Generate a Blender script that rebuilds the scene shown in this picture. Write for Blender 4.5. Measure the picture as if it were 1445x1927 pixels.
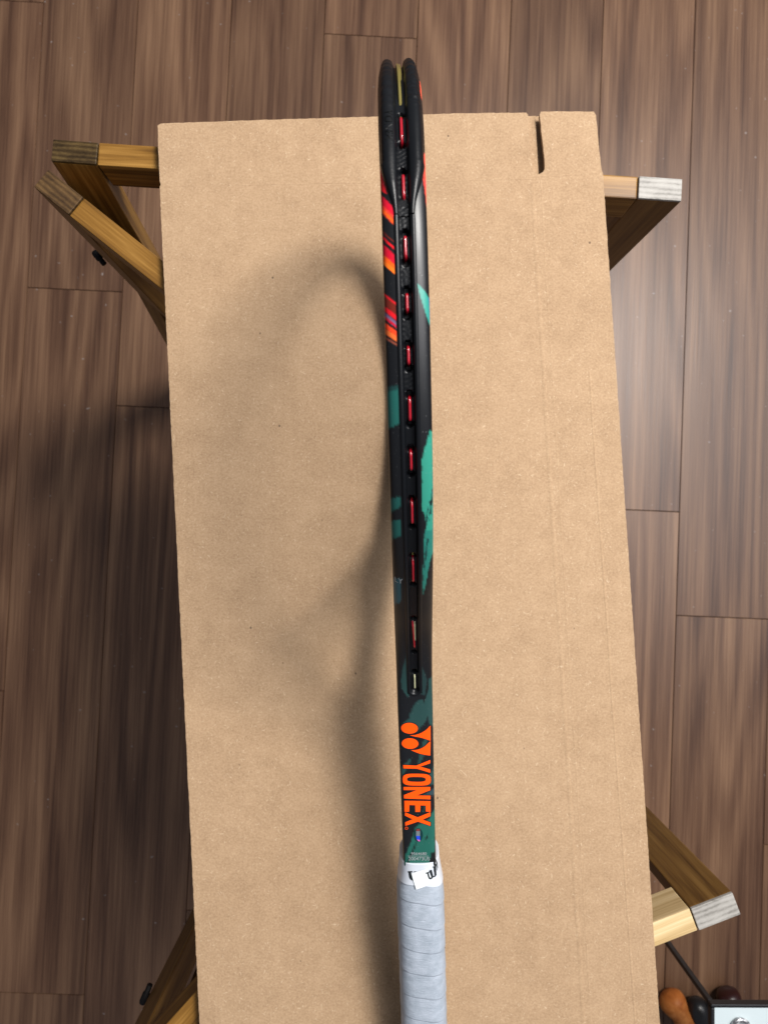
import bpy, bmesh, math, random
from mathutils import Vector, Matrix, noise
rnd = random.Random(7)
sc = bpy.context.scene
for o in list(bpy.data.objects): bpy.data.objects.remove(o)
COL = sc.collection

# ------------------------------------------------------------------ camera
F = 1336.0                      # focal length in photo pixels (photo 1445 x 1927)
CX, CY = 722.5, 963.5
NAD = (700.0, 1000.0)           # where plumb lines meet
CAM = Vector((0, 0, 1.25))
dn = Vector((NAD[0]-CX, -(NAD[1]-CY), -F)).normalized()
Q = dn.rotation_difference(Vector((0, 0, -1)))
cd = bpy.data.cameras.new("camera"); cam = bpy.data.objects.new("camera", cd); COL.objects.link(cam)
cam.location = CAM; cam.rotation_mode = 'QUATERNION'; cam.rotation_quaternion = Q
cd.sensor_fit = 'VERTICAL'; cd.sensor_height = 36.0; cd.lens = F/1927*36
cd.clip_start = 0.02; cd.clip_end = 50
cd.dof.use_dof = True; cd.dof.focus_distance = 0.47; cd.dof.aperture_fstop = 13.0
sc.camera = cam
def P(px, py, z):
    """the point at height z seen at photo pixel (px, py)"""
    d = Q @ Vector((px-CX, -(py-CY), -F))
    return CAM + d*((z-CAM.z)/d.z)
QI = Q.inverted()
def proj(p):
    c = QI @ (p-CAM)
    return (CX + F*c.x/-c.z, CY - F*c.y/-c.z)

# ------------------------------------------------------------------ light
w = bpy.data.worlds.new("World"); sc.world = w; w.use_nodes = True
bg = w.node_tree.nodes['Background']; bg.inputs[0].default_value = (0.80, 0.84, 0.95, 1); bg.inputs[1].default_value = 0.24
def area(name, loc, target, sx, sy, power, col):
    l = bpy.data.lights.new(name, 'AREA'); l.shape = 'RECTANGLE'; l.size = sx; l.size_y = sy
    l.energy = power; l.color = col
    o = bpy.data.objects.new(name, l); COL.objects.link(o); o.location = loc
    o.rotation_euler = (Vector(target)-Vector(loc)).to_track_quat('-Z', 'Y').to_euler()
    return o
area("window_light", (1.00, 1.00, 2.64), (0, 0, 0.6), 0.60, 0.60, 78, (1.0, 0.955, 0.90))
area("soft_fill", (1.5, 0.5, 2.9), (0.1, 0, 0.5), 2.2, 2.2, 66, (0.97, 0.97, 1.0))  # unseen lamp added as broad soft fill from the upper right
sc.view_settings.view_transform = 'Standard'; sc.view_settings.look = 'None'
sc.view_settings.exposure = 0.0; sc.view_settings.gamma = 1.0

# ------------------------------------------------------------------ object helpers
def tag(o, label=None, cat=None, group=None, kind=None):
    if label: o['label'] = label
    if cat: o['category'] = cat
    if group: o['group'] = group
    if kind: o['kind'] = kind
    return o
def empty(name, loc):
    o = bpy.data.objects.new(name, None); COL.objects.link(o); o.location = loc; o.empty_display_size = .02
    return o
def link(name, me, mat, parent=None, smooth=False):
    o = bpy.data.objects.new(name, me); COL.objects.link(o)
    if mat: me.materials.append(mat)
    if smooth: me.polygons.foreach_set('use_smooth', [True]*len(me.polygons))
    if parent:
        o.parent = parent; o.matrix_parent_inverse = Matrix.Translation(-world_loc(parent))
    return o
def world_loc(o):
    l = o.location.copy()
    return l
def mesh(name, verts, faces, mat, parent=None, smooth=False):
    me = bpy.data.meshes.new(name); me.from_pydata([tuple(v) for v in verts], [], faces); me.update()
    return link(name, me, mat, parent, smooth)
def from_bm(name, bm, mat, parent=None, smooth=False):
    me = bpy.data.meshes.new(name); bm.to_mesh(me); bm.free()
    return link(name, me, mat, parent, smooth)
def bevel_all(bm, r, seg=2):
    bmesh.ops.bevel(bm, geom=bm.edges[:], offset=r, segments=seg, affect='EDGES', profile=.6)
def bar(name, a, b, width_dir, wd, th, mat, parent, bev=.0012, uvax=True):
    """a square timber from a to b, wd along width_dir, th across"""
    a = Vector(a); b = Vector(b); ax = (b-a).normalized()
    wv = (Vector(width_dir) - ax*ax.dot(Vector(width_dir))).normalized(); tv = ax.cross(wv)
    L = (b-a).length
    bm = bmesh.new(); vs = []
    for s in (0, L):
        for (i, j) in ((-1, -1), (1, -1), (1, 1), (-1, 1)):
            vs.append(bm.verts.new((i*wd/2, j*th/2, s)))
    for f in ((0, 3, 2, 1), (4, 5, 6, 7), (0, 1, 5, 4), (1, 2, 6, 5), (2, 3, 7, 6), (3, 0, 4, 7)):
        bm.faces.new([vs[k] for k in f])
    bevel_all(bm, bev)
    me = bpy.data.meshes.new(name); bm.to_mesh(me); bm.free(); me.materials.append(mat)
    o = bpy.data.objects.new(name, me); COL.objects.link(o)
    M = Matrix.Identity(4)
    for k, v in enumerate((wv, tv, ax)):
        for r in range(3): M[r][k] = v[r]
    M.translation = a
    if parent:
        o.parent = parent; o.matrix_parent_inverse = Matrix.Translation(-world_loc(parent))
    o.matrix_basis = M
    return o

# ------------------------------------------------------------------ material helpers
def lin(c):
    return tuple((x/255/12.92 if x/255 <= .04045 else ((x/255+.055)/1.055)**2.4) for x in c)+(1,)
class NT:
    def __init__(s, name):
        s.m = bpy.data.materials.new(name); s.m.use_nodes = True; s.t = s.m.node_tree
        s.b = s.t.nodes['Principled BSDF']
    def n(s, kind, **kw):
        nd = s.t.nodes.new(kind)
        for k, v in kw.items():
            if k.startswith('i_'):
                key = k[2:]; key = int(key) if key.isdigit() else key.replace('_', ' ')
                if hasattr(v, 'is_output'): s.t.links.new(v, nd.inputs[key])
                else: nd.inputs[key].default_value = v
            else: setattr(nd, k, v)
        return nd
    def math(s, op, a, b=None, clamp=False):
        nd = s.t.nodes.new('ShaderNodeMath'); nd.operation = op; nd.use_clamp = clamp
        for i, v in enumerate((a, b)):
            if v is None: continue
            if hasattr(v, 'is_output'): s.t.links.new(v, nd.inputs[i])
            else: nd.inputs[i].default_value = v
        return nd.outputs[0]
    def mix(s, f, a, b, mode='MIX'):
        nd = s.t.nodes.new('ShaderNodeMix'); nd.data_type = 'RGBA'; nd.blend_type = mode
        for key, v in ((0, f), (6, a), (7, b)):
            if hasattr(v, 'is_output'): s.t.links.new(v, nd.inputs[key])
            else: nd.inputs[key].default_value = v
        return nd.outputs[2]
    def ramp(s, f, stops):
        nd = s.t.nodes.new('ShaderNodeValToRGB'); e = nd.color_ramp.elements
        while len(e) > 1: e.remove(e[-1])
        e[0].position = stops[0][0]; e[0].color = stops[0][1]
        for p, c in stops[1:]:
            q = e.new(p); q.color = c
        s.t.links.new(f, nd.inputs[0]); return nd.outputs[0]
    def noise(s, vec, scale, detail=3, rough=.5, dist=0):
        nd = s.n('ShaderNodeTexNoise'); s.t.links.new(vec, nd.inputs['Vector'])
        nd.inputs['Scale'].default_value = scale; nd.inputs['Detail'].default_value = detail
        nd.inputs['Roughness'].default_value = rough; nd.inputs['Distortion'].default_value = dist
        return nd.outputs[0]
    def mapv(s, vec, sc=(1, 1, 1), loc=(0, 0, 0), rot=(0, 0, 0)):
        nd = s.n('ShaderNodeMapping'); s.t.links.new(vec, nd.inputs[0])
        nd.inputs[1].default_value = loc; nd.inputs[2].default_value = rot; nd.inputs[3].default_value = sc
        return nd.outputs[0]
    def bump(s, h, strength, dist):
        nd = s.n('ShaderNodeBump'); s.t.links.new(h, nd.inputs['Height'])
        nd.inputs['Strength'].default_value = strength; nd.inputs['Distance'].default_value = dist
        s.t.links.new(nd.outputs[0], s.b.inputs['Normal'])
    def set(s, **kw):
        for k, v in kw.items():
            key = k.replace('_', ' ')
            if hasattr(v, 'is_output'): s.t.links.new(v, s.b.inputs[key])
            else: s.b.inputs[key].default_value = v
        return s
def g(v): return (v, v, v, 1)
def plain(name, col, rough=.5, metal=0, spec=.5):
    t = NT(name); t.set(Base_Color=col, Roughness=rough, Metallic=metal, Specular_IOR_Level=spec); return t.m

def floor_wood():
    t = NT('walnut_plank')
    tc = t.n('ShaderNodeTexCoord').outputs['Object']; oi = t.n('ShaderNodeObjectInfo').outputs['Random']
    off = t.n('ShaderNodeCombineXYZ', i_0=t.math('MULTIPLY', oi, 37.0), i_1=t.math('MULTIPLY', oi, 91.0), i_2=oi).outputs[0]
    v = t.n('ShaderNodeVectorMath', operation='ADD', i_0=tc, i_1=off).outputs[0]
    low = t.noise(t.mapv(v, (10, .85, 1)), 1, 1, .4, .15)
    rings = t.math('SINE', t.math('MULTIPLY', low, 46.0))
    rings = t.math('MULTIPLY_ADD', rings, .5); rings.node.inputs[2].default_value = .5
    broad = t.noise(t.mapv(v, (30, .75, 1)), 1, 3, .55, .12)
    fine = t.noise(t.mapv(v, (640, 9, 1)), 1, 4, .65)
    med = t.noise(t.mapv(v, (170, 2.4, 1)), 1, 4, .7, .08)
    a = t.math('MULTIPLY', broad, .36)
    a = t.math('ADD', a, t.math('MULTIPLY', rings, .11))
    a = t.math('ADD', a, t.math('MULTIPLY', med, .44))
    a = t.math('ADD', a, t.math('MULTIPLY', fine, .32))
    col = t.ramp(a, [(.34, (.026, .011, .006, 1)), (.46, (.060, .028, .015, 1)), (.57, (.104, .053, .029, 1)),
                     (.68, (.150, .082, .045, 1)), (.82, (.225, .130, .072, 1))])
    hue = t.noise(t.mapv(v, (7, .6, 1), (4, 4, 0)), 1, 2)
    col = t.mix(t.math('MULTIPLY', hue, .55), col, t.mix(1.0, col, (.95, .86, .92, 1), 'MULTIPLY'))
    tone = t.math('MULTIPLY_ADD', oi, .18); tone.node.inputs[2].default_value = .88
    col = t.mix(1.0, col, t.n('ShaderNodeCombineColor', i_0=tone, i_1=tone, i_2=tone).outputs[0], 'MULTIPLY')
    # pale dust specks
    sp = t.noise(v, 160, 0)
    sp = t.ramp(sp, [(.86, g(0)), (.88, g(1))])
    col = t.mix(t.math('MULTIPLY', sp, .25), col, g(.5))
    t.set(Base_Color=col, Roughness=t.math('MULTIPLY_ADD', fine, .18), Specular_IOR_Level=.38)
    t.b.inputs['Roughness'].links[0].from_node.inputs[2].default_value = .30
    t.bump(t.math('ADD', fine, t.math('MULTIPLY', med, .6)), .22, .0006)
    return t.m

def cardboard():
    t = NT('kraft_cardboard')
    v = t.n('ShaderNodeTexCoord').outputs['Object']
    n1 = t.noise(v, 620, 4, .65); n2 = t.noise(v, 60, 4, .6); n3 = t.noise(v, 8, 3, .6)
    corr = t.noise(t.mapv(v, (260, 2.5, 1)), 1, 2, .5)
    a = t.math('ADD', t.math('MULTIPLY', n1, .50), t.math('MULTIPLY', n2, .20))
    a = t.math('ADD', a, t.math('MULTIPLY', n3, .14)); a = t.math('ADD', a, t.math('MULTIPLY', corr, .04))
    col = t.ramp(a, [(.24, (.245, .155, .087, 1)), (.44, (.375, .250, .147, 1)), (.66, (.50, .350, .218, 1))])
    # pale fibres lying every way, and dark flecks
    for rot, ofs in ((.5, 0), (1.35, 3), (2.3, 7), (2.9, 11)):
        warp = t.n('ShaderNodeVectorMath', operation='ADD', i_0=t.mapv(v, (1, 1, 1), (ofs*.1, 0, 0), (0, 0, rot)),
                   i_1=t.mapv(t.n('ShaderNodeTexNoise', i_Vector=v, i_Scale=90.0).outputs[1], (.004, .004, 0))).outputs[0]
        f = t.noise(t.mapv(warp, (1300, 230, 1)), 1, 0)
        m = t.ramp(f, [(.795, g(0)), (.85, g(1))])
        col = t.mix(t.math('MULTIPLY', m, .50), col, (.62, .48, .33, 1))
    vo = t.n('ShaderNodeTexVoronoi', i_Vector=t.mapv(v, (1, .8, 0), (0, 0, 0), (0, 0, .7)), i_Scale=58.0)
    gate = t.ramp(t.n('ShaderNodeSeparateColor', i_0=vo.outputs['Color']).outputs[0], [(.80, g(0)), (.81, g(1))])
    dot = t.ramp(vo.outputs['Distance'], [(.035, g(1)), (.06, g(0))])
    col = t.mix(t.math('MULTIPLY', t.math('MULTIPLY', dot, gate), .75), col, (.07, .045, .03, 1))
    t.set(Base_Color=col, Roughness=.82, Specular_IOR_Level=.25)
    t.bump(t.math('ADD', t.math('ADD', t.math('MULTIPLY', n1, .5), t.math('MULTIPLY', corr, .45)), t.math('MULTIPLY', n2, .3)), .30, .0006)
    return t.m

def timber(name, c0, c1, c2, rough=.42, zscale=5, xs=130, coat=0.0):
    """stand timber; grain runs along the object's own z"""
    t = NT(name)
    tc = t.n('ShaderNodeTexCoord').outputs['Object']; oi = t.n('ShaderNodeObjectInfo').outputs['Random']
    v = t.n('ShaderNodeVectorMath', operation='ADD', i_0=tc, i_1=t.n('ShaderNodeCombineXYZ', i_0=oi, i_1=oi, i_2=t.math('MULTIPLY', oi, 9.0)).outputs[0]).outputs[0]
    a = t.noise(t.mapv(v, (xs, xs, zscale)), 1, 4, .6, .6)
    b = t.noise(t.mapv(v, (xs*5, xs*5, zscale*4)), 1, 2, .6)
    f = t.math('ADD', t.math('MULTIPLY', a, .75), t.math('MULTIPLY', b, .25))
    col = t.ramp(f, [(.34, c0), (.5, c1), (.66, c2)])
    t.set(Base_Color=col, Roughness=rough, Specular_IOR_Level=.2)
    t.b.inputs['Coat Weight'].default_value = coat; t.b.inputs['Coat Roughness'].default_value = .3
    t.bump(b, .15, .0005)
    return t.m

def end_grain(name, c0, c1, c2, rough, scale=1.0):
    t = NT(name)
    v = t.n('ShaderNodeTexCoord').outputs['Object']
    wv = t.n('ShaderNodeTexWave', i_Vector=t.mapv(v, (0.25*scale, 1*scale, 0)), i_Scale=75.0, i_Distortion=3.5, i_Detail=2.0)
    wv.bands_direction = 'Y'
    a = t.noise(t.mapv(v, (300, 900, 60)), 1, 4, .7); b = t.noise(v, 60, 3)
    f = t.math('ADD', t.math('MULTIPLY', wv.outputs[1], .16), t.math('MULTIPLY', a, .35)); f = t.math('ADD', f, t.math('MULTIPLY', b, .5))
    col = t.ramp(f, [(.30, c0), (.50, c1), (.75, c2)])
    t.set(Base_Color=col, Roughness=rough, Specular_IOR_Level=.25); t.bump(a, .3, .0005)
    return t.m

M_floor = floor_wood(); M_card = cardboard()
M_timber = timber('lacquered_pine', (.085, .038, .008, 1), (.20, .096, .018, 1), (.33, .175, .042, 1), .42, coat=.08)
M_pine_lit = timber('lit_pine', (.40, .27, .12, 1), (.56, .41, .21, 1), (.68, .53, .31, 1), .42)  # same pine lightened: the brighter right side is put into the colour
M_pine_shade = timber('shaded_pine', (.070, .031, .007, 1), (.145, .072, .017, 1), (.22, .118, .032, 1), .42, coat=.08)  # same pine darkened: shade on the legs is put into the colour
M_endlit = end_grain('lit_end_grain', (.13, .122, .108, 1), (.31, .295, .27, 1), (.41, .395, .365, 1), .5)  # glare on the right-hand leg tops painted in as pale grey
M_endshade = end_grain('shaded_end_grain', (.012, .007, .003, 1), (.046, .028, .011, 1), (.12, .078, .028, 1), .30)  # end grain darkened for the dimmer left side, shade in the colour
M_endbrown = end_grain('brown_end_grain', (.022, .011, .005, 1), (.070, .038, .014, 1), (.15, .085, .032, 1), .5)
M_black = plain('black_paint', (.008, .008, .009, 1), .35)
M_iron = plain('black_iron_pin', (.006, .005, .005, 1), .6, 0, .2)

# ------------------------------------------------------------------ floor of planks
floor_root = empty('floor', (0, 0, 0)); tag(floor_root, kind='structure')
ang = math.atan2(P(1268, 1600, 0).x-P(1318, 10, 0).x, P(1318, 10, 0).y-P(1268, 1600, 0).y)   # lean of the seams
dirv = (P(1318, 10, 0)-P(1268, 1600, 0)).normalized(); perp = Vector((dirv.y, -dirv.x, 0))
base = P(785, 68, 0)
PW = 0.1668; PL = 1.22
def plank_mesh():
    bm = bmesh.new(); hw = PW/2-.0004; hl = PL/2-.0004; ch = .0006
    rings = [(-.004, 0), (-.0009, 0), (0, ch)]
    vs = []
    for z, i in rings:
        vs.append([bm.verts.new((x*(hw-i), y*(hl-i), z)) for x, y in ((-1, -1), (1, -1), (1, 1), (-1, 1))])
    for a, b in zip(vs, vs[1:]):
        for k in range(4): bm.faces.new((a[k], a[(k+1) % 4], b[(k+1) % 4], b[k]))
    bm.faces.new(vs[-1])
    me = bpy.data.meshes.new('plank'); bm.to_mesh(me); bm.free(); me.materials.append(M_floor); return me
pm = plank_mesh()
def along(px, py): return (P(px, py, 0)-base).dot(dirv)
ends = {-4: along(140, 545), -3: along(260, 765), -1: along(700, 68), 2: along(1200, 960), 3: along(1390, 1163),
        -5: along(0, 1300), -2: along(400, 400), 0: along(860, 1200), 1: along(1000, 500), 4: along(1445, 300)}
rotz = math.atan2(-dirv.x, dirv.y)
for c in range(-8, 9):
    e = ends.get(c, rnd.uniform(0, 1.2))
    for k in range(-3, 3):
        ctr = base + perp*((c+.5)*PW) + dirv*(e + (k+.5)*PL)
        o = bpy.data.objects.new('plank', pm); COL.objects.link(o)
        o.parent = floor_root; o.location = (ctr.x, ctr.y, 0); o.rotation_euler = (0, 0, rotz)
sub = mesh('subfloor', [(-6, -6, -.006), (6, -6, -.006), (6, 6, -.006), (-6, 6, -.006)], [(0, 1, 2, 3)], plain('dark_subfloor', (.02, .013, .01, 1), .8), floor_root)

# ------------------------------------------------------------------ folding wooden stands
ZR = 0.6485                       # top of the rails
TH, WD = .0195, .038
def frame(root, c1, c2, mats, leans, legs=(1, 1), ends_=(None, None)):
    """c1, c2: mid points of the two rail ends at the top; a rail between two legs"""
    c1 = Vector(c1); c2 = Vector(c2); ax = (c2-c1).normalized(); up = Vector((0, 0, 1))
    mr, ml1, ml2 = mats
    r1 = c1+ax*(WD+.0006); r2 = c2-ax*(WD+.0006)
    d = Vector((0, 0, -.0185))
    bar('top_rail', r1+d, r2+d, up, .037, TH, mr, root)
    bar('lower_rail', r1+Vector((0, 0, -.42)), r2+Vector((0, 0, -.42)), up, .030, TH*.9, mr, root)
    for k, (c, s, m, lean, en) in enumerate(((c1, 1, ml1, leans[0], ends_[0]), (c2, -1, ml2, leans[1], ends_[1]))):
        if not legs[k]: continue
        top = c+ax*s*WD/2
        ft = Vector((top.x+lean[0], top.y+lean[1], 0.002))
        dd = (ft-top).normalized()
        lg = bar('leg', top+Vector((0, 0, .0006)) + dd*.002, ft, ax, WD, TH, m, root)
        if en:
            e = bar('end_grain_cap', top+Vector((0, 0, .0012)), top+dd*.0022, ax, WD-.0004, TH-.0004, en, lg, bev=.0007)
            e.parent = lg; e.matrix_parent_inverse = Matrix.Identity(4)
            e.matrix_basis = lg.matrix_basis.inverted() @ e.matrix_basis
            # matrix_basis of the leg already holds its place in the world
def mid(a, b): return (a+b)/2
# stand under the far end
s1 = empty('folding_stand', (0, .25, 0))
tag(s1, 'folding stand under the far end of the cardboard, its diagonal rail sticking out at left', 'folding stand', 'wooden folding stands under the cardboard')
A1 = mid(P(100, 262, ZR), P(100, 306, ZR)); A2 = mid(P(1282, 337, ZR), P(1282, 380, ZR))
frame(s1, A1, A2, (M_timber, M_timber, M_pine_shade), ((-.03, -.05), (-.015, .01)), ends_=(M_endshade, M_endlit))
B1 = mid(P(93, 320, ZR), P(65, 352, ZR)); bd = (mid(P(298, 484, ZR), P(300, 541, ZR))-B1); bd = (P(298, 484, ZR)-P(93, 320, ZR)).normalized()
B2 = B1+bd*.50
frame(s1, B1, B2, (M_timber, M_pine_shade, M_pine_shade), ((0, .0), (0, 0)), ends_=(M_endbrown, M_endbrown))
# crossing leg and its pin on the left side of the stand
bt = P(168, 466, .50)
bar('crossing_leg', bt+Vector((.03, .022, 0)), Vector((bt.x+.005, bt.y-.06, .002)), bd, .034, TH, M_pine_shade, s1)
def pin(a, b, r, root, name='pin'):
    a = Vector(a); b = Vector(b); ax = (b-a).normalized(); u = ax.orthogonal().normalized(); v = ax.cross(u)
    vs = []; fs = []; n = 14
    prof = [(0, .0), (0, r*.8), (.12, r), (.55, r), (.6, r*.75), (1, r*.75), (1, 0)]
    for s, rr in prof:
        for k in range(n):
            t = 2*math.pi*k/n; vs.append(a.lerp(b, s)+(u*math.cos(t)+v*math.sin(t))*max(rr, 1e-5))
    for i in range(len(prof)-1):
        for k in range(n): fs.append((i*n+k, i*n+(k+1) % n, (i+1)*n+(k+1) % n, (i+1)*n+k))
    return mesh(name, vs, fs, M_iron, root, True)
pin(P(178, 474, .47), P(197, 497, .47), .004, s1)
# stand under the near end
s2 = empty('folding_stand', (0, -.4, 0)); s2.name = 'folding_stand.001'
tag(s2, 'folding stand under the near end of the cardboard, pale end block at lower right', 'folding stand', 'wooden folding stands under the cardboard')
C2 = mid(P(1378, 1682, ZR), P(1391, 1716, ZR)); cdv = (P(1232, 1778, ZR)-P(1391, 1716, ZR)).normalized()
C1 = C2+cdv*.533
frame(s2, C2, C1, (M_pine_lit, M_pine_shade, M_pine_shade), ((0.0, 0.0), (0, 0)), ends_=(M_endlit, M_endbrown))
dup_ = P(371, 1863, ZR); dlo = P(313, 1927, ZR); ddv = (dlo-dup_).normalized()
dn_ = Vector((-ddv.y, ddv.x, 0))
if dn_.x < 0: dn_ = -dn_
E1 = P(178, 2077, ZR)
D1 = E1 + dn_*TH/2; D2 = D1-ddv*.50
frame(s2, D1, D2, (M_timber, M_pine_shade, M_pine_shade), ((.0, -.02), (0, 0)), ends_=(M_endbrown, M_endbrown))
pin(P(268, 1888, .50), P(283, 1853, .50), .0038, s2)

# ------------------------------------------------------------------ flattened cardboard box
card = empty('cardboard_box', (0, 0, .655))
tag(card, 'large flattened brown cardboard box lying across the wooden stands, under the racket', 'cardboard box')
ZT = 0.66
def sheet(name, pts, ztop, th, parent, bev=0.0, jag=0.0, mat=None):
    """cardboard sheet: closed outline (x,y), thickness th; long edges cut slightly ragged"""
    out = []
    n = len(pts)
    for i in range(n):
        a = Vector(pts[i]); b = Vector(pts[(i+1) % n]); L = (b-a).length; k = max(1, int(L/.003)) if jag else 1
        nr = Vector((-(b-a).y, (b-a).x)).normalized()
        for j in range(k):
            q = a.lerp(b, j/k)
            if jag and j: q = q + nr*(jag*(rnd.random()-.5))
            out.append(q)
    bm = bmesh.new()
    ed = .0007
    top = [bm.verts.new((q.x, q.y, ztop)) for q in out]
    c = Vector((sum(q.x for q in out)/len(out), sum(q.y for q in out)/len(out)))
    lo = [bm.verts.new((q.x, q.y, ztop-th)) for q in out]
    f = bm.faces.new(top)
    for i in range(len(out)):
        j = (i+1) % len(out); bm.faces.new((top[i], lo[i], lo[j], top[j]))
    bm.faces.new(lo[::-1])
    bmesh.ops.recalc_face_normals(bm, faces=bm.faces[:])
    big = [fc for fc in bm.faces if len(fc.verts) > 4]
    bmesh.ops.triangulate(bm, faces=big)
    return from_bm(name, bm, mat or M_card, parent)
def xy(px, py, z=ZT):
    p = P(px, py, z); return (p.x, p.y)
def extend(a, b, y):
    (x1, y1), (x2, y2) = a, b; t = (y-y1)/(y2-y1); return (x1+(x2-x1)*t, y)
YB = -.50
L_top = xy(301, 352); L_bot = extend(xy(301, 352), xy(376, 1927), YB)
K_top = xy(1016, 334); K_bot = extend(xy(1016, 334), xy(1112, 1927), YB)      # crease between the two panels
R_top = xy(1134, 326); R_bot = extend(xy(1134, 326), xy(1241, 1927), YB)
gp = .00010
top_out = [L_top, L_bot, R_bot, R_top, xy(1132, 322), xy(1127, 285), xy(1121, 217), xy(1117, 210), xy(1060, 209.5), xy(1017, 210), xy(1015, 216), xy(1020, 262), xy(1024, 300), xy(1024.5, 318),
           xy(1021, 324), xy(1013, 328), xy(1006, 325), xy(1001, 315), xy(998, 290), xy(993, 216), xy(990, 212), xy(860, 213), xy(720, 219), xy(480, 226), xy(303, 232.5), xy(297, 236), xy(298, 270), xy(301, 340), xy(303, 347)]
sheet('top_sheet', top_out, ZT, .0036, card, jag=.0004)
# layer below (the other half of the flattened box)
zl = ZT-.0062
ul = [extend(xy(303, 352), xy(377, 1927), YB), extend(xy(1132, 327), xy(1238, 1927), YB), xy(1130, 331, zl), xy(1013, 338, zl), xy(1013, 331, zl), xy(1007, 218, zl), xy(960, 220, zl), xy(306, 243, zl)]
sheet('under_layer', ul[::-1], zl, .0034, card)
zi = ZT-.0102
sheet('inner_layer', [xy(900, 400, zi), xy(1120, 400, zi), xy(1112, 214, zi), xy(900, 224, zi)], zi, .001, card)
# pressed crease lines and seam bulge
def crease(a, b, wdt, ht, nm='crease'):
    a = Vector(a); b = Vector(b); n = 60; vs = []; fs = []
    d = (b-a).normalized(); nn = Vector((-d.y, d.x))
    for i in range(n+1):
        q = a.lerp(b, i/n) + nn*.0006*noise.noise(Vector((i*.21, a.x*9, 0)))
        for s, h in ((-1, 0), (-.5, ht*.7), (0, ht), (.5, ht*.7), (1, 0)):
            w_ = q + nn*s*wdt; vs.append((w_.x, w_.y, ZT-.0001+h))
    for i in range(n):
        for k in range(4): fs.append((i*5+k, i*5+k+1, (i+1)*5+k+1, (i+1)*5+k))
    return mesh(nm, vs, fs, M_card, card, True)
crease(K_top, K_bot, .0012, .00020)
crease(xy(1000, 345), extend(xy(1000, 345), xy(1098, 1927), YB), .0024, .00035)
crease(xy(1108, 700), extend(xy(1108, 700), xy(1195, 1927), YB), .0014, .00035)
crease(xy(306, 351), xy(1006, 337), .0007, .00028)
crease(xy(1020, 333), xy(1131, 325), .0007, .00028)

# ------------------------------------------------------------------ tennis racket
TIPY, TIPZ, GRZ = 160, .8240, .7080
racket = empty('tennis_racket', (0, 0, .78))
tag(racket, 'black tennis racket with red and teal strokes, standing on edge on the cardboard, grey grip', 'tennis racket')
TIP = P(747, TIPY, TIPZ); GR = P(793, 1760, GRZ)
AX = (GR-TIP).normalized()
midp = TIP.lerp(GR, .4); cv = CAM-midp; VV = (cv-AX*cv.dot(AX)).normalized()
VV = (Matrix.Rotation(math.radians(-.75), 3, AX) @ VV).normalized()
WV = VV.cross(AX).normalized()          # + is to the right in the picture
if WV.x < 0: WV = -WV
def R(u, v, w_): return TIP + AX*u + VV*v + WV*w_
ctl = [(.006, 0), (.0085, .030), (.018, .058), (.035, .083), (.064, .105), (.101, .1195), (.142, .1245), (.183, .1215), (.221, .111), (.254, .0955),
       (.283, .0775), (.309, .058), (.333, .0395), (.356, .0255), (.378, .0165), (.402, .0118), (.440, .0088), (.490, .0072), (.535, .0068)]
ctlf = [(u, -v) for u, v in ctl[:0:-1]] + ctl        # lower shaft -> lower side -> tip -> upper side -> upper shaft
def catmull(pts, step):
    out = []
    n = len(pts)
    for i in range(n-1):
        p0 = Vector(pts[max(i-1, 0)]); p1 = Vector(pts[i]); p2 = Vector(pts[i+1]); p3 = Vector(pts[min(i+2, n-1)])
        k = max(2, int((p2-p1).length/step))
        for j in range(k):
            t = j/k
            out.append(.5*((2*p1)+(-p0+p2)*t+(2*p0-5*p1+4*p2-p3)*t*t+(-p0+3*p1-3*p2+p3)*t*t*t))
    out.append(Vector(pts[-1])); return out
path = catmull(ctlf, .0006)
NP = len(path)
tang = [(path[min(i+1, NP-1)]-path[max(i-1, 0)]).normalized() for i in range(NP)]
nrm = [Vector((-t.y*-1*-1, t.x)) for t in tang]
nrm = [Vector((-t.y, t.x)) for t in tang]            # outward for a path that runs lower -> tip -> upper? fixed below
c0 = Vector((.17, 0))
for i in range(NP):
    if .02 < path[i].x < .43 or path[i].x <= .02:
        if nrm[i].dot(path[i]-c0) < 0: nrm[i] = -nrm[i]
    else:
        if nrm[i].y*path[i].y < 0: nrm[i] = -nrm[i]
def lerpt(x, tab):
    if x <= tab[0][0]: return tab[0][1]
    for (a, b), (c, d) in zip(tab, tab[1:]):
        if x <= c: return b+(d-b)*(x-a)/(c-a)
    return tab[-1][1]
def halfW(u): return lerpt(u, [(0, .0094), (.012, .0100), (.035, .0109), (.06, .0110), (.1, .0106), (.18, .0108), (.25, .0114), (.33, .0119), (.40, .0121), (.45, .0119), (.535, .0117)])
def halfD(u): return lerpt(u, [(0, .0058), (.34, .0060), (.44, .0068), (.49, .0080), (.535, .0085)])
def expo(u): return lerpt(u, [(0, 2.6), (.30, 2.7), (.38, 3.6), (.43, 5.5), (.535, 6.0)])
CW = .0049
U_END = None
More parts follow.
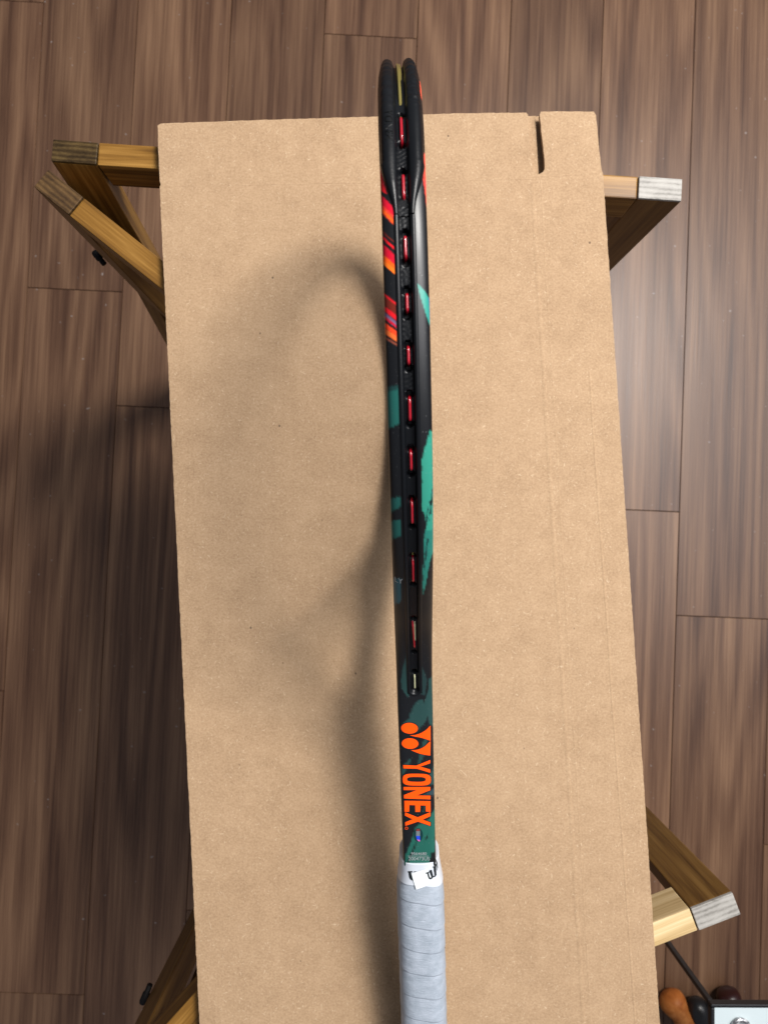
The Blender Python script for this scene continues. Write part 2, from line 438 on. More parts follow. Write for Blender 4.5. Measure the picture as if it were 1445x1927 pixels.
# photo row of the outer surface for each path sample of the upper side
ypx = []
for i in range(NP):
    q = path[i]+nrm[i]*halfD(path[i].x)
    ypx.append(proj(R(q.x, q.y, 0))[1] if path[i].y >= 0 else None)
def u_at(y):
    best = min((abs(v-y), i) for i, v in enumerate(ypx) if v is not None)
    return path[best[1]].x
def i_at(y): return min((abs(v-y), i) for i, v in enumerate(ypx) if v is not None)[1]
I_TIP = min(range(NP), key=lambda i: path[i].length + abs(path[i].y))
I_TIP = min(range(NP), key=lambda i: abs(path[i].y) + (0 if path[i].x < .05 else 9))
U_STRIP = u_at(1309); U_BUMP = u_at(404)
print('I', I_TIP, 'Ustrip', U_STRIP, 'Ubump', U_BUMP, 'u logo', u_at(1360), u_at(1560), 'grip', u_at(1620), 'minz', )

# paint on the frame, as flat print: polygons in photo pixels, laid over the side facing up
K = 6.0208
def Z(x0, y0, pts): return [(x0+a/K, y0+b/K) for a, b in pts]
def poly(col, pts): return (lin(col), pts, min(q[0] for q in pts), max(q[0] for q in pts), min(q[1] for q in pts), max(q[1] for q in pts))
RED = (225, 12, 28); CRIM = (205, 0, 40); ORG = (255, 95, 10); BRN = (110, 28, 10); TEA = (26, 94, 86); TEB = (22, 86, 98)
MINT = (44, 138, 118); DTE = (30, 62, 60); NAVY = (28, 30, 80)
def stripe(col, y0, y1, dy=26, x0=712, x1=748): return poly(col, [(x0, y0-6), (x1, y0+dy+4), (x1, y1+dy+4), (x0, y1-6)])
def blk(col, yt, yb, x0=712, x1=754, st=-4, sb=-16): return poly(col, [(x0, yt-st*.3), (x1, yt+st), (x1, yb+sb), (x0, yb+4)])
PAINT = [
 poly(RED, [(706, 300), (716, 318), (728, 366), (716, 358), (706, 340)]),
 stripe(CRIM, 368, 386), stripe((240, 60, 40), 384, 393), stripe(ORG, 391, 400), stripe((200, 60, 30), 398, 401),
 stripe(BRN, 434, 437, 22), stripe(RED, 443, 448, 24), stripe(CRIM, 457, 477, 24), stripe(ORG, 477, 487, 22), stripe((255, 120, 20), 487, 496, 20),
 stripe(RED, 549, 553, 20), stripe(BRN, 553, 571, 20), stripe(RED, 573, 583, 18), stripe((120, 95, 130), 584, 596, 20), stripe(CRIM, 592, 597, 18),
 stripe((250, 70, 25), 604, 614, 17), stripe((235, 110, 45), 616, 626, 14), stripe((140, 70, 50), 632, 636, 12),
 blk(TEA, 736, 812), blk(TEA, 941, 975, sb=-22, st=-6), blk(TEA, 982, 1024), blk(TEB, 1091, 1148),
 blk((18, 60, 58), 728, 736, sb=-4), 
 # right side
 poly((250, 90, 60), [(786, 155), (800, 150), (800, 200), (794, 190)]),
 poly((240, 70, 55), [(794, 288), (812, 292), (814, 420), (804, 400), (797, 340)]),
 poly((215, 60, 90), [(800, 340), (814, 340), (816, 420), (806, 410)]),
 poly((46, 140, 126), Z(640, 390, [(872, 865), (900, 885), (960, 950), (1020, 1060), (1045, 1380), (1010, 1330), (960, 1180), (905, 1000)])),
 poly((40, 90, 150), Z(640, 390, [(1000, 1030), (1060, 1030), (1060, 1440), (1020, 1370)])),
 poly(MINT, Z(640, 690, [(1015, 735), (1070, 720), (1070, 2100), (945, 2100), (945, 1980), (985, 1760), (1000, 1700), (960, 1760), (955, 1660), (925, 1640), (925, 1040)])),
 poly((32, 116, 104), Z(640, 990, [(955, 60), (1065, 40), (1060, 260), (1010, 420), (975, 640), (940, 800), (935, 700), (950, 300)])),
 poly((12, 40, 42), Z(640, 690, [(1000, 1560), (1012, 1500), (990, 1700), (960, 1790), (975, 1680)])),
 poly((8, 30, 32), Z(640, 690, [(1040, 1380), (1052, 1400), (1030, 1640), (1005, 1760), (1015, 1600)])),
 poly((12, 40, 42), Z(640, 990, [(985, 120), (1000, 140), (965, 420), (948, 520), (960, 320)])),
 poly((30, 110, 110), Z(640, 690, [(1046, 820), (1062, 820), (1062, 1900), (1050, 1900)])),
 # below the strip and on the shaft
 poly(DTE, Z(640, 990, [(770, 1400), (735, 1520), (700, 1640), (690, 1750), (705, 1850), (760, 1940), (800, 1900)])),
 poly((26, 50, 50), Z(640, 990, [(900, 1560), (950, 1640), (980, 1740), (990, 1830), (960, 1920), (900, 1900)])),
 poly(DTE, Z(640, 1270, [(1010, 40), (1075, -20), (1075, 600), (1010, 560), (990, 465), (960, 540), (905, 600), (870, 650), (740, 640), (700, 560), (770, 500), (805, 420), (850, 320), (880, 290), (950, 270), (985, 160)])),
 poly((6, 8, 9), Z(640, 1270, [(985, 60), (1005, 50), (1000, 160), (965, 280), (935, 360), (940, 290), (970, 180)])),
 poly(DTE, Z(640, 1270, [(960, 700), (1000, 740), (940, 860), (900, 920), (890, 900), (930, 800)])),
 poly(DTE, Z(640, 1270, [(900, 900), (960, 900), (905, 1000), (880, 1010)])),
 poly(DTE, Z(640, 1270, [(800, 945), (790, 1000), (730, 1110), (690, 1150), (690, 1050), (740, 1000)])),
 poly(DTE, Z(640, 1270, [(1075, 980), (1075, 1240), (1030, 1245), (960, 1260), (1010, 1150)])),
 poly(DTE, Z(640, 1270, [(960, 1150), (930, 1200), (905, 1215), (920, 1180)])),
 poly((40, 60, 66), Z(640, 1270, [(1075, 1270), (1075, 1360), (930, 1370), (1000, 1330)])),
 poly(DTE, Z(640, 1270, [(1010, 1430), (1000, 1500), (930, 1560), (960, 1480)])),
 poly((24, 88, 76), Z(640, 1270, [(1075, 1500), (1075, 2300), (700, 2300), (740, 2040), (800, 1900), (850, 1740), (900, 1690), (1000, 1640)])),
 poly((5, 8, 9), Z(640, 1270, [(1000, 1790), (985, 1850), (950, 1900), (972, 1840)])),
 poly((5, 8, 9), Z(640, 1270, [(870, 1850), (850, 1960), (770, 2140), (720, 2240), (740, 2160), (810, 2010)])),
 poly((5, 8, 9), Z(640, 1270, [(960, 2300), (1000, 2160), (1030, 2020), (1080, 2000), (1080, 2300)])),
]
def inside(x, y, pts):
    c = False; j = len(pts)-1
    for i in range(len(pts)):
        xi, yi = pts[i]; xj, yj = pts[j]
        if (yi > y) != (yj > y) and x < (xj-xi)*(y-yi)/(yj-yi)+xi: c = not c
        j = i
    return c
BASEC = (.0026, .0032, .0046, 1)
def paint_at(x, y):
    dx = 1.6*noise.noise(Vector((x*.35, y*.08, 0))); dy = 5.0*noise.noise(Vector((x*.6, y*.05, 7)))
    if not (720 < y < 1140 or y > 1230): dy *= .15; dx *= .3
    if y > 1240: dy *= .5
    x += dx; y += dy
    c = BASEC
    for col, pts, a, b, cc, d in PAINT:
        if a <= x <= b and cc <= y <= d and inside(x, y, pts): c = col
    return c

def frame_profile(u):
    W = halfW(u); D = halfD(u); n = expo(u)
    ch = .0058 if u < U_STRIP-.002 else 0.0
    pr = []
    wl = [-.999, -.99, -.97, -.94, -.90, -.85, -.80, -.74, -.68, -.62, -.56, -.50]
    def r_of(x): return D*(1-min(1, abs(x))**n)**(1/n)
    for x in wl: pr.append((x*W, r_of(x)))
    e = CW/W
    top = r_of(e)
    pr.append((-CW, top)); pr.append((-CW+.0001, top-ch if ch else r_of(e)+0.00001))
    for x in (-.0035, -.0022, -.001, 0, .001, .0022, .0035): pr.append((x, (top-ch) if ch else r_of(x/W)))
    pr.append((CW-.0001, top-ch if ch else r_of(e)+0.00001)); pr.append((CW, top))
    for x in wl[::-1]: pr.append((-x*W, r_of(x)))
    for x in (.97, .88, .7, .45, .2, -.2, -.45, -.7, -.88, -.97): pr.append((x*W, -r_of(x)))
    return pr
def sweep(name, idx, prof, mat, parent, colour=False, closed=True, cap=True):
    vs = []; fs = []; cols = []
    m = None
    for i in idx:
        pr = prof(i); m = len(pr); q = path[i]; nr = nrm[i]
        for (x, r) in pr:
            a = q+nr*r
            vs.append(R(a.x, a.y, x))
            if colour:
                if r > -.3*halfD(q.x):
                    X, Y = proj(R(a.x, abs(a.y), x)); cs = [paint_at(X+dx_, Y+dy_) for dx_, dy_ in ((-.5, -.6), (.5, -.2), (-.5, .3), (.5, .7))]; cols.append(tuple(sum(c_[q_] for c_ in cs)/4 for q_ in range(4)))
                else: cols.append(BASEC)
    n = len(idx)
    for i in range(n-1):
        for k in range(m if closed else m-1):
            k2 = (k+1) % m; fs.append((i*m+k, i*m+k2, (i+1)*m+k2, (i+1)*m+k))
    if cap and closed: fs.append(tuple(range(m))); fs.append(tuple(range((n-1)*m, n*m))[::-1])
    me = bpy.data.meshes.new(name); me.from_pydata([tuple(v) for v in vs], [], fs); me.update()
    if colour:
        ca = me.color_attributes.new('paint', 'FLOAT_COLOR', 'POINT')
        flat = []
        for c in cols: flat.extend(c)
        ca.data.foreach_set('color', flat)
    bm = bmesh.new(); bm.from_mesh(me); bmesh.ops.recalc_face_normals(bm, faces=bm.faces[:])
    for e in bm.edges:
        if len(e.link_faces) == 2 and e.calc_face_angle(0) > math.radians(48): e.smooth = False
    bm.to_mesh(me); bm.free()
    return link(name, me, mat, parent, True)
tf = NT('racket_paint')
ca = tf.n('ShaderNodeVertexColor'); ca.layer_name = 'paint'
vd_ = tf.n('ShaderNodeTexCoord').outputs['Object']
spk = tf.ramp(tf.noise(vd_, 1100, 1), [(.74, g(0)), (.78, g(1))])
tf.set(Base_Color=tf.mix(tf.math('MULTIPLY', spk, .16), ca.outputs[0], g(.6)), Roughness=.44, Specular_IOR_Level=.5, Coat_Weight=.12, Coat_Roughness=.22)
vo_ = tf.n('ShaderNodeTexCoord').outputs['Object']
tf.bump(tf.noise(vo_, 2500, 1), .03, .0002)
M_paint = tf.m
def rubber(name, c, rough, bumpy=.08):
    t = NT(name); v = t.n('ShaderNodeTexCoord').outputs['Object']
    n = t.noise(v, 900, 3); s = t.noise(v, 45, 2)
    t.set(Base_Color=c, Roughness=t.math('MULTIPLY_ADD', s, .15), Specular_IOR_Level=.30)
    t.b.inputs['Roughness'].links[0].from_node.inputs[2].default_value = rough
    t.bump(n, bumpy, .0003); return t.m
M_rub = rubber('matte_black_nylon', (.0035, .0042, .0055, 1), .30)
M_bump = rubber('scuffed_black_bumper', (.0035, .0042, .0055, 1), .30, .25)
fr = sweep('frame', list(range(NP)), lambda i: frame_profile(path[i].x), M_paint, racket, colour=True)

# grommet strip with a groove, holes at both ends of every outside string length
SEG = [(214, 262), (322, 371), (439, 488), (550, 590), (652, 702-12), (749, 797), (852, 892), (947, 992), (1055, 1102), (1172, 1228), (1272, 1301)]
def is_up(i): return i >= I_TIP
def mirror_i(i): return min(NP-1, max(0, 2*I_TIP-i))
arcs = [0]*NP
for i in range(1, NP): arcs[i] = arcs[i-1]+(path[i]-path[i-1]).length
pits = []                                   # arc distance from the tip
for a, b in SEG:
    for y in (a-4, b+3): pits.append(arcs[i_at(y)]-arcs[I_TIP])
def floor_r(i, x):
    s = abs(arcs[i]-arcs[I_TIP])
    r = -.0021
    for p_ in pits:
        d2 = ((s-p_)/.0023)**2+(x/.0017)**2
        if d2 < 1: r = min(r, -.0021-.0033*min(1, (1-d2)*2.2))
    yy = ypx[i] if ypx[i] is not None else (ypx[mirror_i(i)] or 0)
    if 265 < yy < 745 and abs(x) < .0016 and r > -.0022:
        r += .00016*math.sin(s*2*math.pi/.0022 + x*1800)+.0002*noise.noise(Vector((s*900, x*900, 0)))
    return r
def rtop(i):
    u = path[i].x; return halfD(u)*(1-(CW/halfW(u))**expo(u))**(1/expo(u))
def ss(a, b, x):
    t = max(0, min(1, (x-a)/(b-a))); return t*t*(3-2*t)
def strip_prof(i):
    b = rtop(i); u = path[i].x; h = 1.0
    e = abs(u-U_STRIP)
    rg = .0009
    pr = [(-.0048, -.0056), (-.0048, -.0004), (-.0050, .0003), (-.0046, rg*.9), (-.0040, rg*1.1), (-.0032, rg*.9), (-.0026, 0), (-.0023, -.0010)]
    fl_ = [(-.0021, None), (-.0015, None), (-.0009, None), (-.0003, None), (.0003, None), (.0009, None), (.0015, None), (.0021, None)]
    out = [(x, b+r) for x, r in pr]
    for x, _ in fl_: out.append((x, b+floor_r(i, x)))
    out += [(-x, b+r) for x, r in pr[::-1]]
    return out
yb_i = i_at(404)
nU = i_at(1300)
idx = list(range(yb_i, nU))
sweep('grommet_strip', idx, strip_prof, M_rub, racket)
sweep('grommet_strip', list(range(mirror_i(nU), mirror_i(yb_i))), strip_prof, M_rub, racket)
# rounded nose closing each strip
def nose(i0, sgn):
    """half-round end: the two ridges join"""
    vs = []; fs = []
    q = path[i0]; nr = nrm[i0]; t = tang[i0]*sgn; b = rtop(i0)
    prof = [(.0050, -.0030), (.0050, .0003), (.0044, .0010), (.0036, .0009), (.0027, 0), (.0023, -.0012), (.0010, -.0022), (0, -.0022)]
    n = 14
    for j in range(n+1):
        a = math.pi*j/n
        for (rad, r) in prof:
            p2 = q + t*(rad*math.sin(a)) + nr*(b+r)
            vs.append(R(p2.x, p2.y, rad*math.cos(a)))
    m = len(prof)
    for j in range(n):
        for k in range(m-1): fs.append((j*m+k, j*m+k+1, (j+1)*m+k+1, (j+1)*m+k))
    mesh('strip_end', vs, fs, M_rub, racket, True)
nose(nU-1, 1); nose(mirror_i(nU)+1, -1)

def bump_prof(i):
    b = rtop(i); u = path[i].x; W = halfW(u)
    yy = ypx[i] if ypx[i] is not None else ypx[mirror_i(i)]
    s = abs(arcs[i]-arcs[I_TIP])
    # the guard narrows towards its lower end
    k = 1-ss(300, 404, yy)
    W2 = .0050+(W-.0003-.0050)*k
    lobe = .0010+.0012*min(1, k*1.6)
    scuff = 0
    if yy < 215: scuff = .00035*noise.noise(Vector((s*260, 0, 3)))
    lo = lambda f: halfD(u)*(1-min(1, f)**expo(u))**(1/expo(u))
    side = W2/W
    rs = lo(min(.97, side)) if side < .97 else -.0010
    inn = .0027; md = (W2+inn)/2; hf = (W2-inn)/2; top = b+lobe+scuff
    pr = [(-W2+.0006, rs-.0022)]
    for j in range(10):
        t = math.pi*(.04+.90*j/9); base_ = (rs-.0008) if t < math.pi/2 else (b-.0010)
        pr.append((-md-hf*math.cos(t), base_+(top-base_)*math.sin(t)**.75))
    pr.append((-.0024, b-.0014))
    out = list(pr)
    for x in (-.0021, -.0015, -.0009, -.0003, .0003, .0009, .0015, .0021): out.append((x, b+floor_r(i, x)))
    for x, r in pr[::-1]:
        sc2 = .0006*noise.noise(Vector((s*420, x*300, 9))) if yy < 200 and x < -.004 else 0
        out.append((-x, r+sc2))
    return out
sweep('bumper_guard', list(range(mirror_i(yb_i), yb_i)), bump_prof, M_bump, racket)

# ---- strings
def tube(name, pts, r, mat, parent, n=8):
    vs = []; fs = []; m = len(pts)
    for i, p_ in enumerate(pts):
        t = (pts[min(i+1, m-1)]-pts[max(i-1, 0)]).normalized(); u = t.cross(WV)
        if u.length < .1: u = t.cross(VV)
        u.normalize(); v = t.cross(u)
        for k in range(n):
            a = 2*math.pi*k/n; vs.append(p_+(u*math.cos(a)+v*math.sin(a))*r)
    for i in range(m-1):
        for k in range(n): fs.append((i*n+k, i*n+(k+1) % n, (i+1)*n+(k+1) % n, (i+1)*n+k))
    fs.append(tuple(range(n))[::-1]); fs.append(tuple(range((m-1)*n, m*n)))
    return mesh(name, vs, fs, mat, parent, True)
M_red = NT('red_string').set(Base_Color=(.34, .006, .016, 1), Roughness=.25, Specular_IOR_Level=.7, Coat_Weight=.6, Coat_Roughness=.12).m
M_gold = NT('natural_string').set(Base_Color=(.20, .165, .045, 1), Roughness=.25, Coat_Weight=.5, Transmission_Weight=.15).m
M_pale_s = NT('pale_string').set(Base_Color=(.40, .40, .24, 1), Roughness=.25, Coat_Weight=.5).m
def outer_string(y0, y1, mat, r=.00078, x0=0, x1=0, lower=False):
    ia, ib = i_at(y0), i_at(y1); pts = []
    n = 14
    for j in range(n+1):
        t = j/n; i = int(ia+(ib-ia)*t); ii = mirror_i(i) if lower else i
        lift = -.0010 - .0046*max(0, (abs(t-.5)*2-.72)/.28)**1.6
        q = path[ii]+nrm[ii]*(rtop(ii)+lift)
        pts.append(R(q.x, q.y, x0+(x1-x0)*t))
    return tube('string', pts, r, mat, racket, 10)
for k, (a, b) in enumerate(SEG):
    lo_ = False
    m = M_red if k < 10 else M_pale_s
    if k == 9:
        outer_string(a, b, M_red, x0=-.0007, x1=.0004); outer_string(a+2, b-14, M_pale_s, .0006, x0=.0006, x1=.0007)
    elif k == 10: outer_string(a, b, M_pale_s, .00062)
    else: outer_string(a, b, m)
    outer_string(a, b, m, lower=True)
# gold main string along the tip groove
def tip_string():
    ia, ib = i_at(128), i_at(206); pts = []
    a2 = I_TIP-20
    for j in range(26):
        t = j/25; i = int(a2+(ib-a2)*t); q = path[i]+nrm[i]*(rtop(i)-.0008-.004*max(0, (t-.9)/.1))
        pts.append(R(q.x, q.y, -.0012+.0013*t))
    tube('string', pts, .00085, M_gold, racket, 10)
    pts = []
    for j in range(14):
        t = j/13; i = int(a2+(i_at(158)-a2)*t); q = path[i]+nrm[i]*(rtop(i)-.0009-.004*max(0, (t-.85)/.15))
        pts.append(R(q.x, q.y, .0006))
    tube('string', pts, .00075, M_gold, racket, 10)
tip_string()
# the string bed: crosses (red) and mains (gold)
def hoop_v(u):
    best = None
    for i in range(I_TIP, NP):
        if path[i].x >= u: return path[i].y
    return 0
bridge_u = lambda v: .276 + .012*(1-(v/.08)**2)
for k in range(19):
    u = .028+k*.0133
    v = hoop_v(u)
    pts = [R(u, -v+2*v*j/24, .0007*math.sin(j*math.pi/1.5+k*math.pi)) for j in range(25)]
    tube('string', pts, .0006, M_red, racket, 6)
for k in range(16):
    v = (k-7.5)*.0118
    us = [path[i].x for i in range(I_TIP, NP) if path[i].y >= abs(v)][0]
    ue = bridge_u(v)
    pts = [R(us+(ue-us)*j/2, v, 0) for j in range(3)]
    tube('string', pts, .0006, M_gold, racket, 6)
# bridge of the throat
bp = [(bridge_u(v_), v_) for v_ in [-.0795+.159*j/40 for j in range(41)]]
vs = []; fs = []
for j, (u_, v_) in enumerate(bp):
    a = bp[max(j-1, 0)]; b = bp[min(j+1, 40)]; t = Vector((b[0]-a[0], b[1]-a[1])).normalized(); nn = Vector((-t.y, t.x))
    for k in range(16):
        an = 2*math.pi*k/16
        q = Vector((u_, v_))+nn*.0050*math.cos(an); vs.append(R(q.x, q.y, .0078*math.sin(an)))
for j in range(40):
    for k in range(16): fs.append((j*16+k, j*16+(k+1) % 16, (j+1)*16+(k+1) % 16, (j+1)*16+k))
mesh('bridge', vs, fs, plain('bridge_paint', BASEC, .35), racket, True)

# ---- printed emblem and letters on the shaft
M_orange = NT('orange_print').set(Base_Color=lin((255, 82, 0)), Roughness=.45, Specular_IOR_Level=.3).m
M_edge = plain('black_print', (.003, .003, .004, 1), .45)
M_silver = plain('silver_print', (.42, .45, .46, 1), .35, .3)
def surf(px, py, lift=.0002):
    """the point of the shaft's upper face seen at a photo pixel"""
    v0 = .0155
    lo, hi = .30, .535
    x = 0
    for it in range(6):
        for _ in range(28):
            m_ = (lo+hi)/2
            vtop = topv(m_, x)
            if proj(R(m_, vtop, x))[1] > py: hi = m_
            else: lo = m_
        u = (lo+hi)/2; vt = topv(u, x)
        a = proj(R(u, vt, x))[0]; b = proj(R(u, vt, x+.001))[0]
        x += (px-a)/(b-a)*.001
        x = max(-.0112, min(.0112, x)); lo, hi = .30, .535
    return R(u, topv(u, x)+lift, x)
_tv = {}
upl = [(path[i].x, path[i].y, i) for i in range(I_TIP, NP)]
def topv(u, x):
    # path height at u plus the section's height at x
    lo, hi = 0, len(upl)-1
    while hi-lo > 1:
        m_ = (lo+hi)//2
        if upl[m_][0] < u: lo = m_
        else: hi = m_
    i = upl[hi][2]; W = halfW(u); n = expo(u)
    c = nrm[i].y
    return path[i].y + halfD(u)*(1-min(.999, abs(x)/W)**n)**(1/n)/max(.5, c)
def flat_bm(pts, hole=None, cell=2.2):
    """a flat outline in photo pixels, cut fine enough to follow a curved face"""
    bm = bmesh.new()
    if hole:
        n = len(pts); a = [bm.verts.new((q[0], q[1], 0)) for q in pts]; b = [bm.verts.new((q[0], q[1], 0)) for q in hole]
        for i in range(n): bm.faces.new((a[i], a[(i+1) % n], b[(i+1) % n], b[i]))
    else: bm.faces.new([bm.verts.new((q[0], q[1], 0)) for q in pts])
    for f in bm.faces: f.normal_update()
    bmesh.ops.triangulate(bm, faces=bm.faces[:])
    for _ in range(6):
        es = [e for e in bm.edges if e.calc_length() > cell]
        if not es: break
        bmesh.ops.subdivide_edges(bm, edges=es, cuts=1)
        bmesh.ops.triangulate(bm, faces=bm.faces[:])
    return bm
def decal(name, pts, mat, lift=.00025, hole=None, fn=None):
    bm = flat_bm(pts, hole)
    for v in bm.verts: v.co = (fn or surf)(v.co.x, v.co.y, lift)
    for f in bm.faces:
        f.normal_update()
        if f.normal.dot(VV) < 0: f.normal_flip()
    return from_bm(name, bm, mat, racket)
def ell(cx, cy, rx, ry, n=28, rot=0, ex=2):
    out = []
    for k in range(n):
        a = 2*math.pi*k/n; c_, s_ = math.cos(a), math.sin(a)
        x = rx*abs(c_)**(2/ex)*(1 if c_ >= 0 else -1); y = ry*abs(s_)**(2/ex)*(1 if s_ >= 0 else -1)
        out.append((cx+x*math.cos(rot)-y*math.sin(rot), cy+x*math.sin(rot)+y*math.cos(rot)))
    return out
Z5 = lambda pts: Z(640, 1270, pts)
def dec5(name, pts, hole=None):
    c = (sum(p_[0] for p_ in pts)/len(pts), sum(p_[1] for p_ in pts)/len(pts))
    # dark keyline round the orange print
    big = grow(pts, 7)
    decal('print_outline', Z5(big), M_edge, .00012)
    decal(name, Z5(pts), M_orange, .00024, Z5(hole) if hole else None)
    if hole: decal('print_outline', Z5(grow(hole, 1)), M_edge, .00018)
def grow(pts, d):
    n = len(pts); A = sum(pts[i][0]*pts[(i+1) % n][1]-pts[(i+1) % n][0]*pts[i][1] for i in range(n)); sg = 1 if A > 0 else -1
    out = []
    for i in range(n):
        p0 = Vector(pts[i-1]); p1 = Vector(pts[i]); p2 = Vector(pts[(i+1) % n])
        e1 = (p1-p0).normalized(); e2 = (p2-p1).normalized()
        n1 = Vector((e1.y, -e1.x))*sg; n2 = Vector((e2.y, -e2.x))*sg
        b = (n1+n2)
        if b.length < .2: b = n1
        b.normalize(); k = d/max(.45, b.dot(n1)); q = p1+b*k; out.append((q.x, q.y))
    return out
dec5('emblem', ell(785, 603, 96, 61, rot=.05))
dec5('emblem', ell(791, 776, 95, 60, rot=.03))
dec5('emblem', [(1022, 572), (1024, 744), (960, 722), (900, 706), (850, 698), (786, 682), (845, 680), (890, 668), (930, 650), (965, 628), (997, 600)])
dec5('emblem', [(1024, 748), (1020, 912), (960, 904), (900, 890), (850, 872), (800, 850), (850, 850), (890, 842), (930, 826), (965, 803), (990, 778)])
dec5('letter', [(1020, 962), (1018, 1000), (905, 1037), (1018, 1070), (1020, 1107), (868, 1060), (716, 1058), (712, 1020), (862, 1026)])
dec5('letter', ell(867, 1185, 159, 67, 36, .01, 3.4), ell(863, 1182, 106, 28, 36, .01, 3.0))
dec5('letter', [(718, 1268), (1020, 1268), (1020, 1304), (868, 1364), (1022, 1366), (1022, 1408), (722, 1398), (721, 1360), (868, 1303), (718, 1303)])
dec5('letter', [(727, 1424), (1022, 1428), (1024, 1548), (970, 1546), (970, 1478), (908, 1476), (905, 1550), (852, 1550), (850, 1474), (783, 1472), (781, 1548), (728, 1548)])
dec5('letter', [(735, 1555), (878, 1612), (1022, 1553), (1022, 1598), (935, 1638), (1022, 1670), (1022, 1708), (880, 1660), (738, 1708), (736, 1668), (822, 1634), (733, 1592)])
decal('trademark_sign', Z5(ell(751, 1735, 18, 16, 16)), M_orange, .00024, Z5(ell(751, 1735, 13, 11, 16)))
# hologram sticker
for pts, c in ((ell(885, 1812, 52, 78, 24), (20, 60, 62)), ([(862, 1742), (903, 1742), (903, 1768), (862, 1768)], (130, 60, 60)), ([(860, 1768), (904, 1768), (904, 1822), (860, 1822)], (120, 130, 135)),
               ([(860, 1822), (903, 1822), (905, 1868), (868, 1862)], (40, 80, 230)), ([(868, 1862), (905, 1868), (903, 1885), (885, 1882)], (225, 110, 190))):
    decal('hologram_sticker' if c == (20, 60, 62) else 'hologram_patch', Z5(pts), plain('foil', lin(c), .25, .3), .00016 if c == (20, 60, 62) else .00026)
# small mark on the left of the frame, by the ninth string
# ---- text made from curves
def text_mesh(s, size):
    cu = bpy.data.curves.new('t', 'FONT'); cu.body = s; cu.size = size; cu.align_x = 'CENTER'; cu.resolution_u = 3
    o = bpy.data.objects.new('t', cu); COL.objects.link(o)
    dg = bpy.context.evaluated_depsgraph_get(); me = bpy.data.meshes.new_from_object(o.evaluated_get(dg))
    bpy.data.objects.remove(o); return me
def put_text(s, px, py, wpx, hpx, mat, name, rot=0, fn=None, lift=.00025, slant=0, parent=None):
    me = text_mesh(s, 1.0)
    xs = [v.co.x for v in me.vertices]; ys = [v.co.y for v in me.vertices]
    x0, x1, y0, y1 = min(xs), max(xs), min(ys), max(ys)
    for v in me.vertices:
        a = ((v.co.x-x0)/(x1-x0)-.5)*wpx; b = -((v.co.y-y0)/(y1-y0)-.5)*hpx
        a += slant*b
        c_, s_ = math.cos(rot), math.sin(rot)
        v.co = (fn or surf)(px+a*c_-b*s_, py+a*s_+b*c_, lift)
    me.update()
    me.materials.clear()
    o = link(name, me, mat, parent or racket); return o
put_text('9564680', 788, 1606, 29, 5.2, M_silver, 'serial_number')
put_text('200473US', 788.5, 1615.5, 40, 6.6, M_silver, 'serial_number')
decal('serial_line', [(767, 1610.3), (806, 1610.3), (806, 1610.9), (767, 1610.9)], M_silver, .0002)

# ---- grip
U0 = None
def axis_u(py):
    lo, hi = .3, .8
    for _ in range(40):
        m_ = (lo+hi)/2
        if proj(R(m_, 0, 0))[1] > py: hi = m_
        else: lo = m_
    return lo
UG = axis_u(1598); UE = UG+.203
print('grip from', UG, 'to', UE)
def grip_r(u, a, collar=False):
    """half extents at this u, direction a (0 = right, 90deg = up)"""
    k = ss(0, .034, u-UG)
    ww = .0136+(.0171-.0136)*k; hh = .0160+(.0180-.0160)*k
    flare = ss(.165, .20, u-UG)*.0022
    c_, s_ = math.cos(a), math.sin(a); n = 2.9
    r = ((abs(c_)/(ww+flare))**n+(abs(s_)/(hh+flare))**n)**(-1/n)
    return r
def grip_surface(u, a):
    r = grip_r(u, a)
    ph = ((u-UG)/.0195 + a/(2*math.pi) + .12*math.sin(a*1.0) + .10*noise.noise(Vector((u*25, a*.7, 2)))) % 1.0
    step = .0006*(ph**.8) if ph < .93 else .0006*(1-(ph-.93)/.07)
    dent = -.00014*math.exp(-((ph-.98)/.03)**2)
    wr = .00007*noise.noise(Vector((u*420, a*3, 0)))+.00015*noise.noise(Vector((u*60, a*1.6, 5)))
    return r+step+dent+wr
def shell(name, u0, u1, nu, rf, mat, a_n=120, lip=True, thick=.0008):
    vs = []; fs = []
    for i in range(nu+1):
        u = u0+(u1-u0)*i/nu
        for k in range(a_n):
            a = 2*math.pi*k/a_n; r = rf(u, a); vs.append(R(u, r*math.sin(a), r*math.cos(a)))
    if lip:
        for u, rr in ((u0, .0006), (u0, .0040)):
            for k in range(a_n):
                a = 2*math.pi*k/a_n; r = rf(u, a)-rr; vs.append(R(u, r*math.sin(a), r*math.cos(a)))
    for i in range(nu):
        for k in range(a_n): fs.append((i*a_n+k, i*a_n+(k+1) % a_n, (i+1)*a_n+(k+1) % a_n, (i+1)*a_n+k))
    if lip:
        b = (nu+1)*a_n
        for k in range(a_n):
            k2 = (k+1) % a_n; fs.append((k, b+k, b+k2, k2)); fs.append((b+k, b+a_n+k, b+a_n+k2, b+k2))
    bm = bmesh.new(); me = bpy.data.meshes.new(name); me.from_pydata([tuple(v) for v in vs], [], fs); bm.from_mesh(me)
    bmesh.ops.recalc_face_normals(bm, faces=bm.faces[:]); bm.to_mesh(me); bm.free()
    return link(name, me, mat, racket, True)
tg = NT('grey_overgrip')
v_ = tg.n('ShaderNodeTexCoord').outputs['Object']
wr1 = tg.noise(tg.mapv(v_, (160, 900, 160), (0, 0, 0), (0, 0, .25)), 1, 4, .65, 1.2)
wr2 = tg.noise(v_, 130, 3, .6)
tg.set(Base_Color=tg.ramp(wr2, [(.3, (.290, .335, .390, 1)), (.7, (.385, .430, .495, 1))]), Roughness=.55, Specular_IOR_Level=.35)
